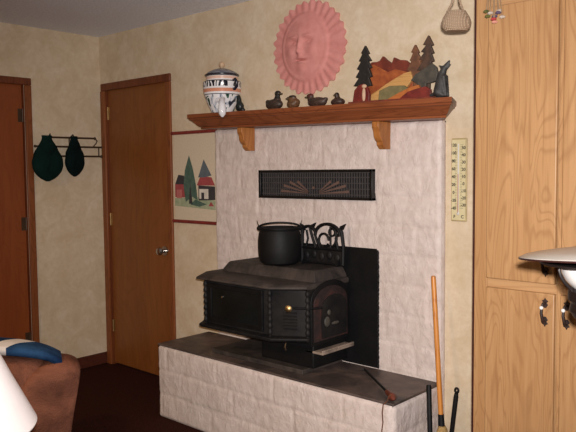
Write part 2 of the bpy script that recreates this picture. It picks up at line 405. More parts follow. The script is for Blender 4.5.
# heat vent
vx0, vx1, vz0, vz1 = 1.722, 2.517, 1.289, 1.447
b = MB(); b.box(vx0 + .008, vx1 - .008, -.060, -.041, vz0 + .006, vz1 - .006); v = b.build('heat_vent', 'black', fp)
b = MB()
for (a0, a1, c0, c1) in ((vx0, vx1, vz1 - .014, vz1), (vx0, vx1, vz0, vz0 + .014), (vx0, vx0 + .016, vz0, vz1), (vx1 - .016, vx1, vz0, vz1)): b.box(a0, a1, -.082, -.041, c0, c1)
b.build('vent_frame', 'black', v, bevel=.002)
b = MB()
for k in range(46):
    x = vx0 + .022 + k * (vx1 - vx0 - .044) / 45
    b.box(x - .0025, x + .0025, -.066, -.060, vz0 + .012, vz1 - .012)
for z in (1.315, 1.345, 1.375, 1.405, 1.43): b.box(vx0 + .014, vx1 - .014, -.068, -.0665, z - .002, z + .002)
b.build('vent_grid', 'ventbar', v)
b = MB()
for s in (-1, 1):
    for k, a in enumerate((4, 14, 25, 38)):
        a = math.radians(a); cx, cz = 2.130 + s * .022, 1.318
        r0, r1 = .02, (.215, .20, .165, .12)[k]
        hw = .0075; dx, dz = math.cos(a) * s, math.sin(a) * .9; nx, nz = -dz * s, dx * s
        poly = [(cx + dx * r0 + nx * .001, cz + dz * r0 + nz * .001), (cx + dx * r1 + nx * hw, cz + dz * r1 + nz * hw), (cx + dx * r1 - nx * hw, cz + dz * r1 - nz * hw), (cx + dx * r0 - nx * .001, cz + dz * r0 - nz * .001)]
        b.prism(poly, 'y', -.075, -.0685)
b.tube([(2.130, -.0685, 1.350), (2.130, -.078, 1.350)], .008, 12)
lab(b.build('fan_blades', 'fan', v), 'brown sunburst louver blades')

hth = thing('raised_hearth', 'raised fireplace hearth of white painted block topped with dark slate', 'hearth', (2.06, -.25, 0))
hx0, hx1, hy = 1.238, 2.900, -.468; hz = .424
b = MB(); b.box(hx0 + .014, hx1 - .014, hy + .014, -.0605, 0, hz)
block_sheet(b, lambda u, w, d: (hx0 + .014 + u, hy + .014 - d, w), hx1 - hx0 - .028, hz, .009, 7.7, .43, .142)
block_sheet(b, lambda u, w, d: (hx1 - .014 + d, hy + .014 + u, w), -hy - .075, hz, .009, 8.8, .43, .142)
block_sheet(b, lambda u, w, d: (hx0 + .014 - d, hy + .014 + u, w), -hy - .075, hz, .012, 9.9, .43, .142)
b.build('block_base', 'brick', hth, smooth=180)
b = MB(); b.box(hx0 + .008, hx1 - .004, hy + .008, -.0605, hz + .0005, .436); b.build('slate_top', 'slate', hth, bevel=.003)

# mantel (tilted very slightly, as in the room)
MX = 2.117
def mz(x): return 1.7705 - .0173 * (x - MX)
mt = thing('mantel_shelf', 'long reddish wood mantel shelf with moulded edge above the white fireplace', 'mantel shelf', (MX, -.1, 1.68))
b = MB()
L = []
for z, i in ((1.684, .058), (1.695, .058), (1.697, .050), (1.706, .040), (1.722, .026), (1.734, .014), (1.736, .008), (1.744, .006), (1.747, 0), (1.769, 0)):
    L.append([(1.300 + i, -.0005, z), (1.276 + i, -.232 + i, z), (3.040 - i, -.232 + i, z), (2.935 - i, -.0005, z)])
b.loops(L); b.build('shelf_board', 'mantel', mt, bevel=.002, smooth=20)
for cx in (1.657, 2.594):
    b = MB()
    prof = [(-.058, 1.683), (-.165, 1.683), (-.165, 1.655), (-.158, 1.645), (-.153, 1.632), (-.150, 1.612), (-.138, 1.594), (-.126, 1.586), (-.124, 1.572), (-.112, 1.560), (-.100, 1.551), (-.058, 1.551)]
    b.prism(prof, 'x', cx - .019, cx + .019); b.build('corbel', 'bracket', mt, bevel=.003, smooth=30)
mt.rotation_euler = (0, .0173, 0)

# ------------------------------------------------------------------ wood stove
sv = thing('wood_stove', 'black cast iron wood stove standing on the slate hearth', 'stove', (1.93, -.2, .436))
def octo(i, z, yb=-.069):                                    # plan outline grown by i
    return [(1.62 - i, yb, z), (1.62 - i, -.36 - i * .4, z), (1.70 - i * .6, -.48 - i, z), (2.20 + i * .4, -.48 - i, z), (2.355 + i * .15, -.385 - i * .5, z), (2.355 + i * .15, yb, z)]
b = MB(); b.loops([octo(0, .628), octo(0, .862)]); b.build('firebox_body', 'iron', sv, bevel=.006)
b = MB(); b.loops([octo(.012, .861), octo(.040, .869), octo(.040, .877), octo(.028, .885), octo(.0, .890)]); b.build('top_plate', 'irondusty', sv, bevel=.002)
b = MB()
q = lambda i, z: [(1.68 + i, -.069, z), (1.68 + i, -.325 + i, z), (2.345 - i, -.325 + i, z), (2.345 - i, -.069, z)]
b.loops([q(-.006, .889), q(0, .905), q(.012, .925), q(.02, .938), q(.028, .944)]); b.build('warming_shelf', 'irondusty', sv, bevel=.004)
b = MB(); b.loops([octo(.0, .600), octo(.02, .606), octo(.030, .615), octo(.030, .624), octo(.012, .629)]); b.build('bottom_lip', 'iron', sv, bevel=.002)
b = MB(); b.box(1.99, 2.350, -.345, -.069, .462, .601); b.build('pedestal', 'ironblack', sv, bevel=.006)
b = MB(); b.loops([[(1.99, -.075, .56), (1.99, -.34, .56), (2.34, -.34, .56), (2.34, -.075, .56)], [(1.66, -.075, .6005), (1.71, -.45, .6005), (2.2, -.45, .6005), (2.345, -.36, .6005)]]); b.build('ash_belly', 'ironblack', sv)
b = MB(); b.box(1.650, 2.318, -.392, -.07, .4365, .4605); b.build('base_plate', 'irondusty', sv, bevel=.003)
dr = MB()
for (a0, a1, c0, c1) in ((1.735, 2.145, .825, .85), (1.735, 2.145, .645, .67), (1.735, 1.765, .669, .826), (2.115, 2.145, .669, .826)): dr.box(a0, a1, -.494, -.481, c0, c1)
dr = dr.build('front_door', 'ironblack', sv, bevel=.002)
b = MB(); b.box(1.76, 2.12, -.488, -.4815, .668, .828); b.build('door_glass', 'glass', dr)
b = MB(); b.tube([(1.85, -.488, .785), (1.85, -.493, .785)], .006, 8); b.build('glass_clip', 'steel', dr)
def bead(x, y, name='corner_post'):
    m = MB(); pr = [(.010, .63)]
    for k in range(7):
        z = .634 + k * .032
        pr += [(.007, z), (.011, z + .008), (.013, z + .016), (.011, z + .024), (.007, z + .031)]
    pr.append((.010, .861)); m.lathe(pr, (x, y, 0), 12); return m.build(name, 'iron', sv)
bead(1.713, -.486); bead(2.192, -.487); bead(2.354, -.391)
# chamfer panel: louvres, knob, rod
e0, e1 = Vector((2.20, -.48, 0)), Vector((2.358, -.385, 0)); ed = (e1 - e0).normalized(); en = Vector((ed.y, -ed.x, 0))
b = MB()
for k in range(6):
    z = .662 + k * .016
    p0 = e0 + ed * .055 + en * .001; p1 = e0 + ed * .125 + en * .001
    b.loops([[p0 + Vector((0, 0, z)), p1 + Vector((0, 0, z)), p1 + Vector((0, 0, z + .009)), p0 + Vector((0, 0, z + .009))],
             [p0 + en * .009 + Vector((0, 0, z)), p1 + en * .009 + Vector((0, 0, z)), p1 + en * .003 + Vector((0, 0, z + .008)), p0 + en * .003 + Vector((0, 0, z + .008))]])
b.build('air_louver', 'iron', sv)
p = e0 + ed * .09 + Vector((0, 0, .775))
b = MB(); b.tube([p, p + en * .02, p + en * .024, p + en * .04, p + en * .046], [.006, .006, .015, .017, .008], 14); lab(b.build('damper_knob', 'brass', sv), 'worn brass damper knob')
b = MB(); b.tube([p + en * .012 + ed * .018, p + en * .02 + ed * .06, Vector((2.37, -.365, .77)), Vector((2.378, -.31, .768))], .006, 8); b.build('damper_rod', 'ironblack', sv)
# right side arched relief panel; its red and grey-green paint in a reflection
def arch(y0, y1, z0, zs, n=14):
    c = (y0 + y1) / 2; r = (y1 - y0) / 2
    return [(y0, z0), (y1, z0)] + [(c + r * math.cos(PI * k / n), zs + r * .62 * math.sin(PI * k / n)) for k in range(n + 1)]
b = MB(); b.prism(arch(-.380, -.072, .58, .800), 'x', 2.3595, 2.367); a_o = b.build('side_panel', 'ironblack', sv, bevel=.003)
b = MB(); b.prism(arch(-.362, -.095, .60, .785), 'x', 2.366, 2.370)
lab(b.build('arched_relief', 'arch', a_o, bevel=.001), 'arched relief panel with a red reflection painted in')
b = MB(); b.prism(arch(-.305, -.105, .61, .76), 'x', 2.369, 2.3735); b.build('inner_arch', 'iron', a_o)
b = MB(); b.ell((2.374, -.265, .69), (.006, .022, .026)); b.ell((2.374, -.25, .735), (.005, .012, .014)); b.ell((2.374, -.20, .675), (.004, .03, .008)); lab(b.build('relief_figure', 'w_bush', a_o), 'grey-green relief figure standing in for a reflection')
b = MB(); b.box(2.30, 2.41, -.345, -.09, .540, .552); b.box(2.40, 2.41, -.345, -.09, .551, .562); lab(b.build('ash_ledge', 'ironledge', sv, bevel=.003), 'side ledge with caught light put into its pale grey')
b = MB(); b.tube([(2.24, -.40, .60), (2.24, -.42, .598), (2.24, -.43, .575), (2.24, -.428, .555)], .005, 8); b.build('air_lever', 'steel', sv)

# kettle
kt = thing('iron_kettle', 'round black cast iron kettle with lug handles, on top of the stove', 'kettle', (2.010, -.217, .945))
KC = (2.010, -.217)
b = MB(); b.lathe([(.0, .0), (.085, .0), (.103, .012), (.114, .045), (.117, .085), (.116, .13), (.112, .165), (.106, .182), (.111, .190), (.111, .197), (.103, .198), (.096, .185), (.04, .18), (.0, .18)], (KC[0], KC[1], .9455), 40); b.build('kettle_body', 'ironblack', kt)
RD = Vector((.74, .673, 0))
for s in (-1, 1):
    c = Vector((KC[0], KC[1], .022)) + RD * s * .106
    b = MB(); b.loops([[c - RD * s * .012 + Vector((0, 0, 1.09)) + k for k in (Vector((-.008, .008, 0)), Vector((.008, -.008, 0)), Vector((.008, -.008, .012)), Vector((-.008, .008, .012)))],
                       [c + RD * s * .006 + Vector((0, 0, 1.125)) + k for k in (Vector((-.008, .008, 0)), Vector((.008, -.008, 0)), Vector((.008, -.008, .012)), Vector((-.008, .008, .012)))],
                       [c + RD * s * .014 + Vector((0, 0, 1.152)) + k for k in (Vector((-.004, .004, 0)), Vector((.004, -.004, 0)), Vector((.004, -.004, .008)), Vector((-.004, .004, .008)))]])
    b.ell(c + Vector((0, 0, 1.115)), (.016, .016, .014)); b.build('lug', 'ironblack', kt, bevel=.002)
b = MB()
bp = [Vector((KC[0], KC[1], 1.118)) + RD * (.108 * math.cos(t)) + Vector((.03, -.03, 0)) * math.sin(t) + Vector((0, 0, .026 + .026 * math.sin(t))) for t in [PI * k / 16 for k in range(17)]]
b.tube(bp, .0055, 8); b.build('bail_handle', 'ironblack', kt)

# openwork panel
ow = thing('openwork_trivet', 'black openwork iron trivet panel with leafy corners, standing right of the kettle', 'trivet', (2.195, -.10, .945))
def ow_bar(m, pts, w=.0095, d=.010):
    m.tube([(x + .065, -.10, z) for x, z in pts], w, 6)
b = MB()
def arc(cx, cz, rx, rz, a0, a1, n=12): return [(cx + rx * math.cos(math.radians(a0 + (a1 - a0) * k / n)), cz + rz * math.sin(math.radians(a0 + (a1 - a0) * k / n))) for k in range(n + 1)]
ow_bar(b, [(2.005, .952), (2.005, 1.10), (2.012, 1.135)]); ow_bar(b, [(2.282, .952), (2.285, 1.05), (2.275, 1.12), (2.262, 1.145)])
ow_bar(b, arc(2.18, 1.10, .085, .062, 0, 180)); ow_bar(b, arc(2.05, 1.10, .05, .045, 10, 170))
ow_bar(b, [(2.005, 1.03), (2.285, 1.03)], .009); ow_bar(b, [(2.005, .954), (2.285, .954)], .009)
b.build('outer_frame', 'ironblack', ow)
b = MB()
ow_bar(b, arc(2.155, 1.075, .034, .036, 0, 330), .007); ow_bar(b, [(2.095, 1.10), (2.112, 1.06), (2.13, 1.035)], .007); ow_bar(b, [(2.10, 1.03), (2.075, 1.09), (2.06, 1.135)], .008)
ow_bar(b, [(2.03, 1.03), (2.045, 1.08), (2.035, 1.125)], .006); ow_bar(b, arc(2.215, 1.095, .024, .045, -80, 100), .008); ow_bar(b, [(2.20, 1.03), (2.20, 1.15)], .006)
ow_bar(b, [(2.25, 1.03), (2.235, 1.09), (2.262, 1.12)], .007); ow_bar(b, arc(2.21, 1.12, .02, .02, 0, 360), .006)
b.build('scrollwork', 'ironblack', ow)
for x, z, s in ((2.143, 1.148, 1), (2.343, 1.15, 1), (2.077, 1.14, -1)):
    b = MB(); b.prism([(x - .012 * s, z - .018), (x + .004 * s, z - .014), (x + .022 * s, z + .018), (x + .004 * s, z + .01), (x - .012 * s, z + .004)], 'y', -.107, -.093); b.build('leaf_finial', 'ironblack', ow)
b = MB(); b.box(2.075, 2.345, -.103, -.097, .953, 1.028)
for k in range(5): b.ell((2.105 + k * .052, -.108, .99 + .01 * (k % 2)), (.018, .008, .022))
b.build('lower_relief', 'iron', ow)
for x in (2.095, 2.325):
    b = MB(); b.prism([(-.135, .9455), (-.075, .9455), (-.095, .99), (-.105, .99)], 'x', x - .006, x + .006); b.build('foot', 'ironblack', ow)

# poker on the hearth with cord
pk = thing('fire_poker', 'iron poker with reddish wooden knob lying on the hearth slab', 'poker', (2.66, -.26, .437))
pa, pb = Vector((2.505, -.132, .4435)), Vector((2.862, -.424, .456))
pd = (pb - pa).normalized()
b = MB(); b.tube([pa + Vector((-.015, -.012, 0)), pa, pa + pd * .05, pb - pd * .07], [.003, .006, .006, .006], 8); b.build('shaft', 'iron', pk)
b = MB(); b.tube([pb - pd * .075, pb - pd * .06, pb - pd * .03, pb - pd * .015, pb, pb + pd * .018, pb + pd * .034], [.008, .012, .013, .011, .017, .018, .008], 14); lab(b.build('handle', 'rust', pk), 'reddish turned wooden handle')
b = MB()
e = pb + pd * .012
b.tube([e + Vector((0, 0, .016)), e + Vector((.0, -.03, .006)), (2.862, -.455, .443), (2.863, -.489, .435), (2.862, -.494, .40), (2.866, -.495, .36), (2.860, -.495, .32), (2.867, -.495, .29), (2.864, -.494, .255)], .0028, 6)
b.ell((2.864, -.494, .25), (.004, .004, .012)); b.build('wrist_cord', 'cord', pk)

# ------------------------------------------------------------------ mantel ornaments
JX, JY = 1.467, -.118
jz = mz(JX) + .001
jr = thing('ceramic_crock', 'white painted ceramic crock with lid and spout, left end of the mantel', 'crock', (JX, JY, jz))
b = MB(); b.lathe([(.0, .0), (.058, .0), (.066, .006), (.070, .02), (.088, .055), (.102, .095), (.110, .12), (.112, .148), (.113, .150), (.113, .180), (.108, .186), (.097, .189), (.093, .193), (.094, .214), (.090, .216), (.05, .212), (0, .212)], (JX, JY, jz), 44); b.build('crock_body', 'crock', jr)
b = MB(); b.lathe([(.0, .217), (.094, .217), (.100, .222), (.098, .228), (.080, .242), (.05, .256), (.02, .264), (0, .265)], (JX, JY, jz), 44); l = lab(b.build('lid', 'lid', jr), 'blue-grey domed lid')
b = MB(); b.lathe([(.0955, .2165), (.1015, .2205), (.1018, .2255), (.0985, .2285), (.0955, .226)], (JX, JY, jz), 44); b.build('lid_rim', 'navy', l)
b = MB(); b.lathe([(.008, .263), (.010, .270), (.017, .278), (.019, .288), (.014, .298), (.004, .303), (0, .303)], (JX, JY, jz), 20); lab(b.build('lid_knob', 'gold', l), 'gold lid knob')
RV = Vector((.74, .673, 0)) * .92
for s in (1, -1):
    c = Vector((JX, JY, jz)); rv = Vector((.97, -.1, 0)) * s if s > 0 else Vector((-.9, .3, 0))
    b = MB(); b.tube([c + rv * .106 + Vector((0, 0, .182)), c + rv * .130 + Vector((0, 0, .190)), c + rv * .146 + Vector((0, 0, .172)), c + rv * .142 + Vector((0, 0, .148)), c + rv * .124 + Vector((0, 0, .134)), c + rv * .104 + Vector((0, 0, .138))], [.008, .009, .010, .010, .009, .008], 12)
    b.build('handle', 'white' if s < 0 else 'navy', jr)
b = MB(); b.tube([(JX + .035, JY - .075, jz + .072), (JX + .085, -.190, jz + .074), (JX + .125, -.236, jz + .062), (JX + .143, -.252, jz + .034), (JX + .150, -.258, jz + .002), (JX + .152, -.2585, jz - .022), (JX + .152, -.2585, jz - .036)], [.016, .015, .016, .019, .024, .018, .005], 16); lab(b.build('spout', 'white', jr), 'white spout dipping over the mantel edge')

def figurine(name, label, cat, x, y, blobs, mat, bill=None, group=None, eyes=None, rs=.004, billmat='bill'):
    z = mz(x) + .0012
    t = thing(name, label, cat, (x, y, z), group)
    m = MB()
    for c, r, *rot in blobs:
        m.ell((x + c[0], y + c[1], z + c[2]), r, rot[0] if rot else None, 18, 12)
    o = m.build('body', mat, t, remesh=rs)
    OFF_ = OFF[t.name]
    if bill:
        m = MB()
        for c, r in bill: m.ell((x + c[0], y + c[1], z + c[2]), r, None, 12, 8)
        m.build('bill', billmat, t)
    if eyes:
        for c in eyes[0]:
            m = MB(); m.ell((x + c[0], y + c[1], z + c[2]), (.003, .003, .003), None, 8, 6); m.build('eye', 'black', t)
    return t
ry = lambda a: Matrix.Rotation(math.radians(a), 3, 'Y')
G = 'carved ducks on the mantel'
figurine('duck_figurine', 'dark brown carved duck facing right, nearest the crock', 'duck', 1.905, -.13,
    [((-.005, 0, .030), (.060, .030, .030)), ((-.040, 0, .040), (.030, .018, .016), ry(25)), ((.018, 0, .05), (.022, .018, .030)), ((.018, 0, .072), (.013, .013, .026)), ((.022, 0, .088), (.020, .016, .016))],
    'duckA', [((.043, 0, .084), (.014, .009, .005))], G, [((.030, -.0145, .092), (.030, .0145, .092))])
figurine('duck_figurine', 'small tan duck with a black band, second from the crock', 'duck', 2.038, -.13,
    [((0, 0, .024), (.036, .034, .024)), ((-.003, -.006, .05), (.028, .022, .020)), ((.002, -.008, .060), (.026, .018, .012)), ((.018, .0, .034), (.024, .026, .02))],
    'duckB', [((-.014, -.030, .052), (.009, .012, .005))], G, [((-.02, -.022, .06), (.008, -.024, .06))])
figurine('duck_figurine', 'long low carved duck with reddish head turned left, third from the crock', 'duck', 2.195, -.13,
    [((.012, 0, .026), (.062, .030, .026)), ((.058, 0, .034), (.024, .016, .012), ry(-18)), ((-.034, 0, .045), (.018, .016, .022)), ((-.036, 0, .060), (.021, .016, .015))],
    'duckC', [((-.060, 0, .056), (.014, .009, .005))], G, [((-.044, -.0145, .063), (-.044, .0145, .063))])
figurine('duck_figurine', 'smallest dark duck with upright neck, nearest the carved forest', 'duck', 2.342, -.13,
    [((0, .0, .020), (.041, .030, .020)), ((.0, -.004, .036), (.014, .016, .022)), ((.0, -.008, .054), (.0125, .014, .014))],
    'duckD', [((.0, -.026, .051), (.006, .010, .004))], G, [((-.009, -.016, .057), (.009, -.016, .057))])
figurine('bird_figurine', 'small black upright bird figurine tight against the right of the crock', 'bird', 1.648, -.150,
    [((0, 0, .030), (.026, .024, .030)), ((-.006, 0, .060), (.016, .016, .030)), ((-.010, 0, .084), (.014, .014, .013)), ((.020, 0, .014), (.022, .016, .011), ry(28))],
    'darkbird', [((-.016, -.014, .084), (.006, .010, .004))], None, [((-.016, -.012, .089), (-.006, -.0135, .089))], billmat='palebl')

# carved forest scene
cz0 = mz(2.65)
cv = thing('carved_forest_scene', 'layered wooden autumn hill scene with pine trees, right half of mantel', 'carving', (2.65, -.09, cz0))
CP = {
 'pine_tree': ('w_pine', -.10, [(-0.161,0.289),(-0.137,0.248),(-0.149,0.247),(-0.125,0.213),(-0.143,0.212),(-0.122,0.178),(-0.137,0.175),(-0.119,0.135),(-0.137,0.131),(-0.119,0.091),(-0.155,0.089),(-0.155,0.020),(-0.180,0.020),(-0.180,0.091),(-0.229,0.096),(-0.198,0.132),(-0.216,0.139),(-0.192,0.171),(-0.210,0.178),(-0.185,0.212),(-0.198,0.216),(-0.176,0.250),(-0.185,0.253)]),
 'ridge': ('w_ridge', -.055, [(-0.169,0.198),(-0.151,0.211),(-0.121,0.210),(-0.103,0.215),(-0.085,0.235),(-0.062,0.215),(-0.033,0.195),(-0.021,0.223),(0.013,0.207),(0.047,0.203),(0.075,0.181),(0.091,0.114),(0.092,0.014),(-0.164,0.014)]),
 'hill': ('w_hill', -.075, [(-0.155,0.189),(-0.125,0.196),(-0.089,0.178),(-0.042,0.153),(0.004,0.163),(0.049,0.149),(0.098,0.135),(0.104,0.014),(-0.155,0.014)]),
 'leaf_slope': ('w_leaf', -.095, [(-0.130,0.014),(-0.123,0.048),(-0.081,0.069),(-0.035,0.094),(0.017,0.117),(0.062,0.136),(0.100,0.142),(0.111,0.108),(0.084,0.074),(0.028,0.014)]),
 'olive_slope': ('w_olive', -.115, [(-0.067,0.014),(-0.062,0.061),(-0.004,0.080),(0.075,0.077),(0.097,0.062),(0.052,0.037),(0.019,0.014)]),
 'amber_slope': ('w_amber', -.135, [(-.01,0.012),(0.066,0.044),(0.120,0.063),(0.168,0.072),(0.179,0.053),(0.153,0.028),(0.131,0.012)]),
 'red_bank': ('w_red', -.155, [(0.078,0.012),(0.122,0.041),(0.164,0.051),(0.217,0.060),(0.243,0.044),(0.248,0.012)]),
 'red_bush': ('w_red', -.13, [(-0.210,0.012),(-0.200,0.071),(-0.176,0.093),(-0.146,0.100),(-0.122,0.079),(-0.110,0.049),(-0.110,0.012)]),
 'spruce_tree': ('w_spruce', -.085, [(0.115,0.266),(0.137,0.226),(0.129,0.225),(0.153,0.188),(0.143,0.184),(0.169,0.140),(0.153,0.137),(0.170,0.094),(.13,.094),(.13,.014),(.11,.014),(.11,.1),(0.072,0.104),(0.088,0.144),(0.072,0.150),(0.096,0.190),(0.088,0.195),(0.105,0.228),(0.094,0.232)]),
 'tall_pine': ('w_tall', -.10, [(0.194,0.297),(0.220,0.251),(0.207,0.248),(0.223,0.214),(0.210,0.212),(0.225,0.178),(0.210,0.175),(0.231,0.133),(0.205,0.131),(0.205,0.014),(0.179,0.014),(0.178,0.133),(0.136,0.142),(0.168,0.185),(0.146,0.192),(0.173,0.220),(0.157,0.227),(0.183,0.253),(0.167,0.257)]),
 'grey_bush': ('w_bush', -.12, [(0.118,0.097),(0.140,0.122),(0.172,0.137),(0.203,0.152),(0.229,0.163),(0.250,0.147),(0.258,0.119),(0.250,0.084),(0.219,0.078),(0.198,0.076),(0.193,0.014),(0.161,0.014),(0.156,0.075)]),
}
b = MB(); b.box(2.432, 2.905, -.165, -.045, cz0 + .0008, cz0 + .013); b.build('base', 'w_ridge', cv, bevel=.002)
for nm, (mm, y, pts) in CP.items():
    b = MB(); b.prism([(2.65 + u, cz0 + w) for u, w in pts], 'y', y - .009, y + .009); o = b.build(nm, mm, cv, bevel=.0025)
b = MB(); b.ell((2.517, -.15, cz0 + .045), (.010, .008, .034)); b.ell((2.519, -.15, cz0 + .085), (.014, .009, .010)); b.build('mushroom', 'w_pale', cv)
cv.rotation_euler = (0, .0173, 0)
# howling coyote
wx = 2.968; wz = mz(wx) + .0025
wy = -.198
WS = 1.22
wf = thing('coyote_figurine', 'charcoal howling coyote figurine with raised muzzle, right end of mantel', 'figurine', (wx, wy, wz))
def bar(m, a, c, r0, r1, n=7):
    a, c = Vector(a), Vector(c)
    for k in range(n + 1):
        t = k / n; m.ell(a.lerp(c, t), [(r0 + (r1 - r0) * t) * 1.2] * 3, None, 12, 8)
b = MB(); o = Vector((wx, wy, wz))
bar(b, o + Vector((-.002, 0, .026)), o + Vector((.004, 0, .095)), .026, .017)      # seated trunk
bar(b, o + Vector((.004, 0, .095)), o + Vector((.016, 0, .122)), .015, .012, 4)    # neck
bar(b, o + Vector((.016, 0, .122)), o + Vector((.040, 0, .151)), .0115, .0045)      # head + muzzle, raised
bar(b, o + Vector((.018, -.009, .085)), o + Vector((.030, -.009, .007)), .010, .006) # forelegs
bar(b, o + Vector((.018, .009, .085)), o + Vector((.030, .009, .007)), .010, .006)
bar(b, o + Vector((-.006, -.016, .022)), o + Vector((.020, -.017, .007)), .016, .006, 5)  # haunches
bar(b, o + Vector((-.006, .016, .022)), o + Vector((.020, .017, .007)), .016, .006, 5)
bar(b, o + Vector((-.016, 0, .020)), o + Vector((-.050, 0, .012)), .010, .006, 5)    # tail
bar(b, o + Vector((.010, -.006, .128)), o + Vector((-.006, -.008, .138)), .005, .002, 4) # ears
bar(b, o + Vector((.010, .006, .128)), o + Vector((-.006, .008, .138)), .005, .002, 4)
bar(b, o + Vector((.020, 0, .118)), o + Vector((.046, 0, .136)), .006, .003, 5)      # lower jaw
b.build('body', 'wolf', wf, remesh=.003)

# ------------------------------------------------------------------ sun face plaque
sx, sz = 2.045, 2.110
b = MB()
NT, NR = 240, 60
def sunh(u, w, rn, th):
    h = .012 + .010 * (1 - rn)
    fx, fz = (u + .02) / .155, (w - .005) / .172
    fr = math.hypot(fx, fz)
    if fr < 1: h += .030 * (1 - fr ** 2) ** .5
    h += .010 * math.exp(-((fr - 1.02) / .06) ** 2)
    if fr > 1.05: h += .0035 * math.cos(th * 30) * min(1, (fr - 1.05) * 5)
    g = lambda cx, cz, a, c, k: k * math.exp(-((u - cx) / a) ** 2 - ((w - cz) / c) ** 2)
    h += g(-.034, .005, .014, .045, .024) + g(-.034, -.022, .022, .014, .018)
    for s in (-1, 1):
        h += g(-.034 + s * .052, .03, .025, .013, -.020) + g(-.034 + s * .052, .028, .014, .007, .014) + g(-.034 + s * .05, .060, .032, .009, .012) + g(-.03 + s * .075, -.02, .03, .03, .012)
    h += g(-.028, -.054, .036, .008, .014) + g(-.028, -.078, .030, .008, .015) + g(-.028, -.065, .040, .004, -.022) + g(-.03, -.112, .03, .022, .012) + g(-.03, .10, .06, .03, .010)
    return h * .8
rings = []
for j in range(NR + 1):
    rn = (j / NR) ** .9; ring = []
    for k in range(NT):
        th = 2 * PI * k / NT
        tip = 1.0 + .030 * math.cos(th * 30) * max(0, (rn - .8) / .2) + .014 * math.cos(th * 17 + 1) * max(0, (rn - .7) / .3)
        rr = max(rn, .004) * tip * .965
        u, w = .262 * rr * math.cos(th), .256 * rr * math.sin(th)
        ring.append((sx + u, -.001 - sunh(u, w, rn, th), sz + w))
    rings.append(ring)
back = [(x, -.001, z) for x, y, z in rings[-1]]
b.loops(rings + [back]); tag(b.build('sun_face_plaque', 'sun', smooth=70), 'pink terracotta sun face plaque hanging above the mantel', 'plaque')

# ------------------------------------------------------------------ wall hanging
wh = thing('cloth_wall_hanging', 'cream cloth scroll with village scene between two dark red rods', 'wall hanging', (1.06, -.008, 1.1))
b = MB(); b.box(.868, 1.268, -.0085, -.0055, 1.12, 1.69)
def flat(poly, mi, d): b.mi = mi; b.prism(poly, 'y', -.0085 - d, -.0088)
def X(u): return .868 + .40 * u
def Z(u): return 1.12 + .57 * u
flat([(X(.0), Z(.17)), (X(1), Z(.14)), (X(1), Z(.24)), (X(.7), Z(.28)), (X(.0), Z(.26))], 1, .0006)
flat([(X(.01), Z(.42)), (X(.10), Z(.53)), (X(.24), Z(.52)), (X(.34), Z(.42))], 6, .0008)
flat([(X(.01), Z(.27)), (X(.01), Z(.42)), (X(.34), Z(.42)), (X(.34), Z(.27))], 3, .0010)
flat([(X(.05), Z(.26)), (X(.05), Z(.36)), (X(.18), Z(.36)), (X(.18), Z(.26))], 4, .0012)
flat([(X(.56), Z(.41)), (X(.66), Z(.52)), (X(.92), Z(.50)), (X(1.0), Z(.41))], 3, .0008)
flat([(X(.60), Z(.24)), (X(.60), Z(.41)), (X(1.0), Z(.40)), (X(1.0), Z(.25))], 6, .0010)
flat([(X(.62), Z(.26)), (X(.62), Z(.37)), (X(.84), Z(.37)), (X(.84), Z(.26))], 5, .0012)
flat([(X(.67), Z(.26)), (X(.67), Z(.33)), (X(.74), Z(.33)), (X(.74), Z(.26))], 6, .0014)
flat([(X(.60), Z(.50)), (X(.74), Z(.70)), (X(.92), Z(.52)), (X(.75), Z(.50))], 7, .0013)
flat([(X(.28), Z(.22)), (X(.23), Z(.40)), (X(.27), Z(.58)), (X(.38), Z(.75)), (X(.47), Z(.60)), (X(.54), Z(.42)), (X(.58), Z(.24)), (X(.45), Z(.28))], 2, .0016)
flat([(X(.36), Z(.20)), (X(.40), Z(.44)), (X(.45), Z(.20))], 6, .0018)
flat([(X(.40), Z(.19)), (X(.52), Z(.25)), (X(.80), Z(.20)), (X(.62), Z(.17))], 2, .0018)
flat([(X(.84), Z(.18)), (X(.90), Z(.23)), (X(.97), Z(.18))], 3, .0018)
b.build('canvas', ['cloth', 'a_grass', 'a_green', 'a_red', 'a_pink', 'a_white', 'a_dark', 'a_gray'], wh)
for z in (1.695, 1.116):
    b = MB(); b.tube([(.85, -.012, z), (1.286, -.012, z)], .011, 12); b.ell((1.288, -.014, z), (.012, .0115, .0115)); b.build('dowel', 'rod', wh)

# ------------------------------------------------------------------ hat rack and hats
rk = thing('wall_rod_rack', 'dark bronze rack of three thin rods on the wall between two doors', 'rack', (.02, -.28, 1.55))
for z, y0, y1, xx in ((1.690, -.468, -.088, .055), (1.627, -.544, -.012, .03), (1.560, -.541, -.020, .03)):
    b = MB(); b.tube([(xx, y0, z), (xx, y1, z)], .007, 10); b.ell((xx, y0, z), (.010, .010, .010)); b.ell((xx, y1 - .003, z), (.011, .009, .011)); b.build('rod', 'rack', rk)
for y in (-.445, -.27):
    b = MB(); b.tube([(.008, y, 1.545), (.008, y, 1.70)], .006, 8)
    for z, xx in ((1.690, .055), (1.627, .03), (1.560, .03)): b.tube([(.001, y, z), (xx, y, z)], .005, 8)
    b.build('bracket', 'rack', rk)
b = MB(); b.tube([(.03, -.045, 1.560), (.03, -.045, 1.627)], .005, 8); b.build('link', 'rack', rk)
b = MB(); b.tube([(.055, -.088, 1.69), (.05, -.07, 1.672), (.045, -.075, 1.655), (.04, -.10, 1.627)], .005, 8); b.build('scroll_end', 'rack', rk)
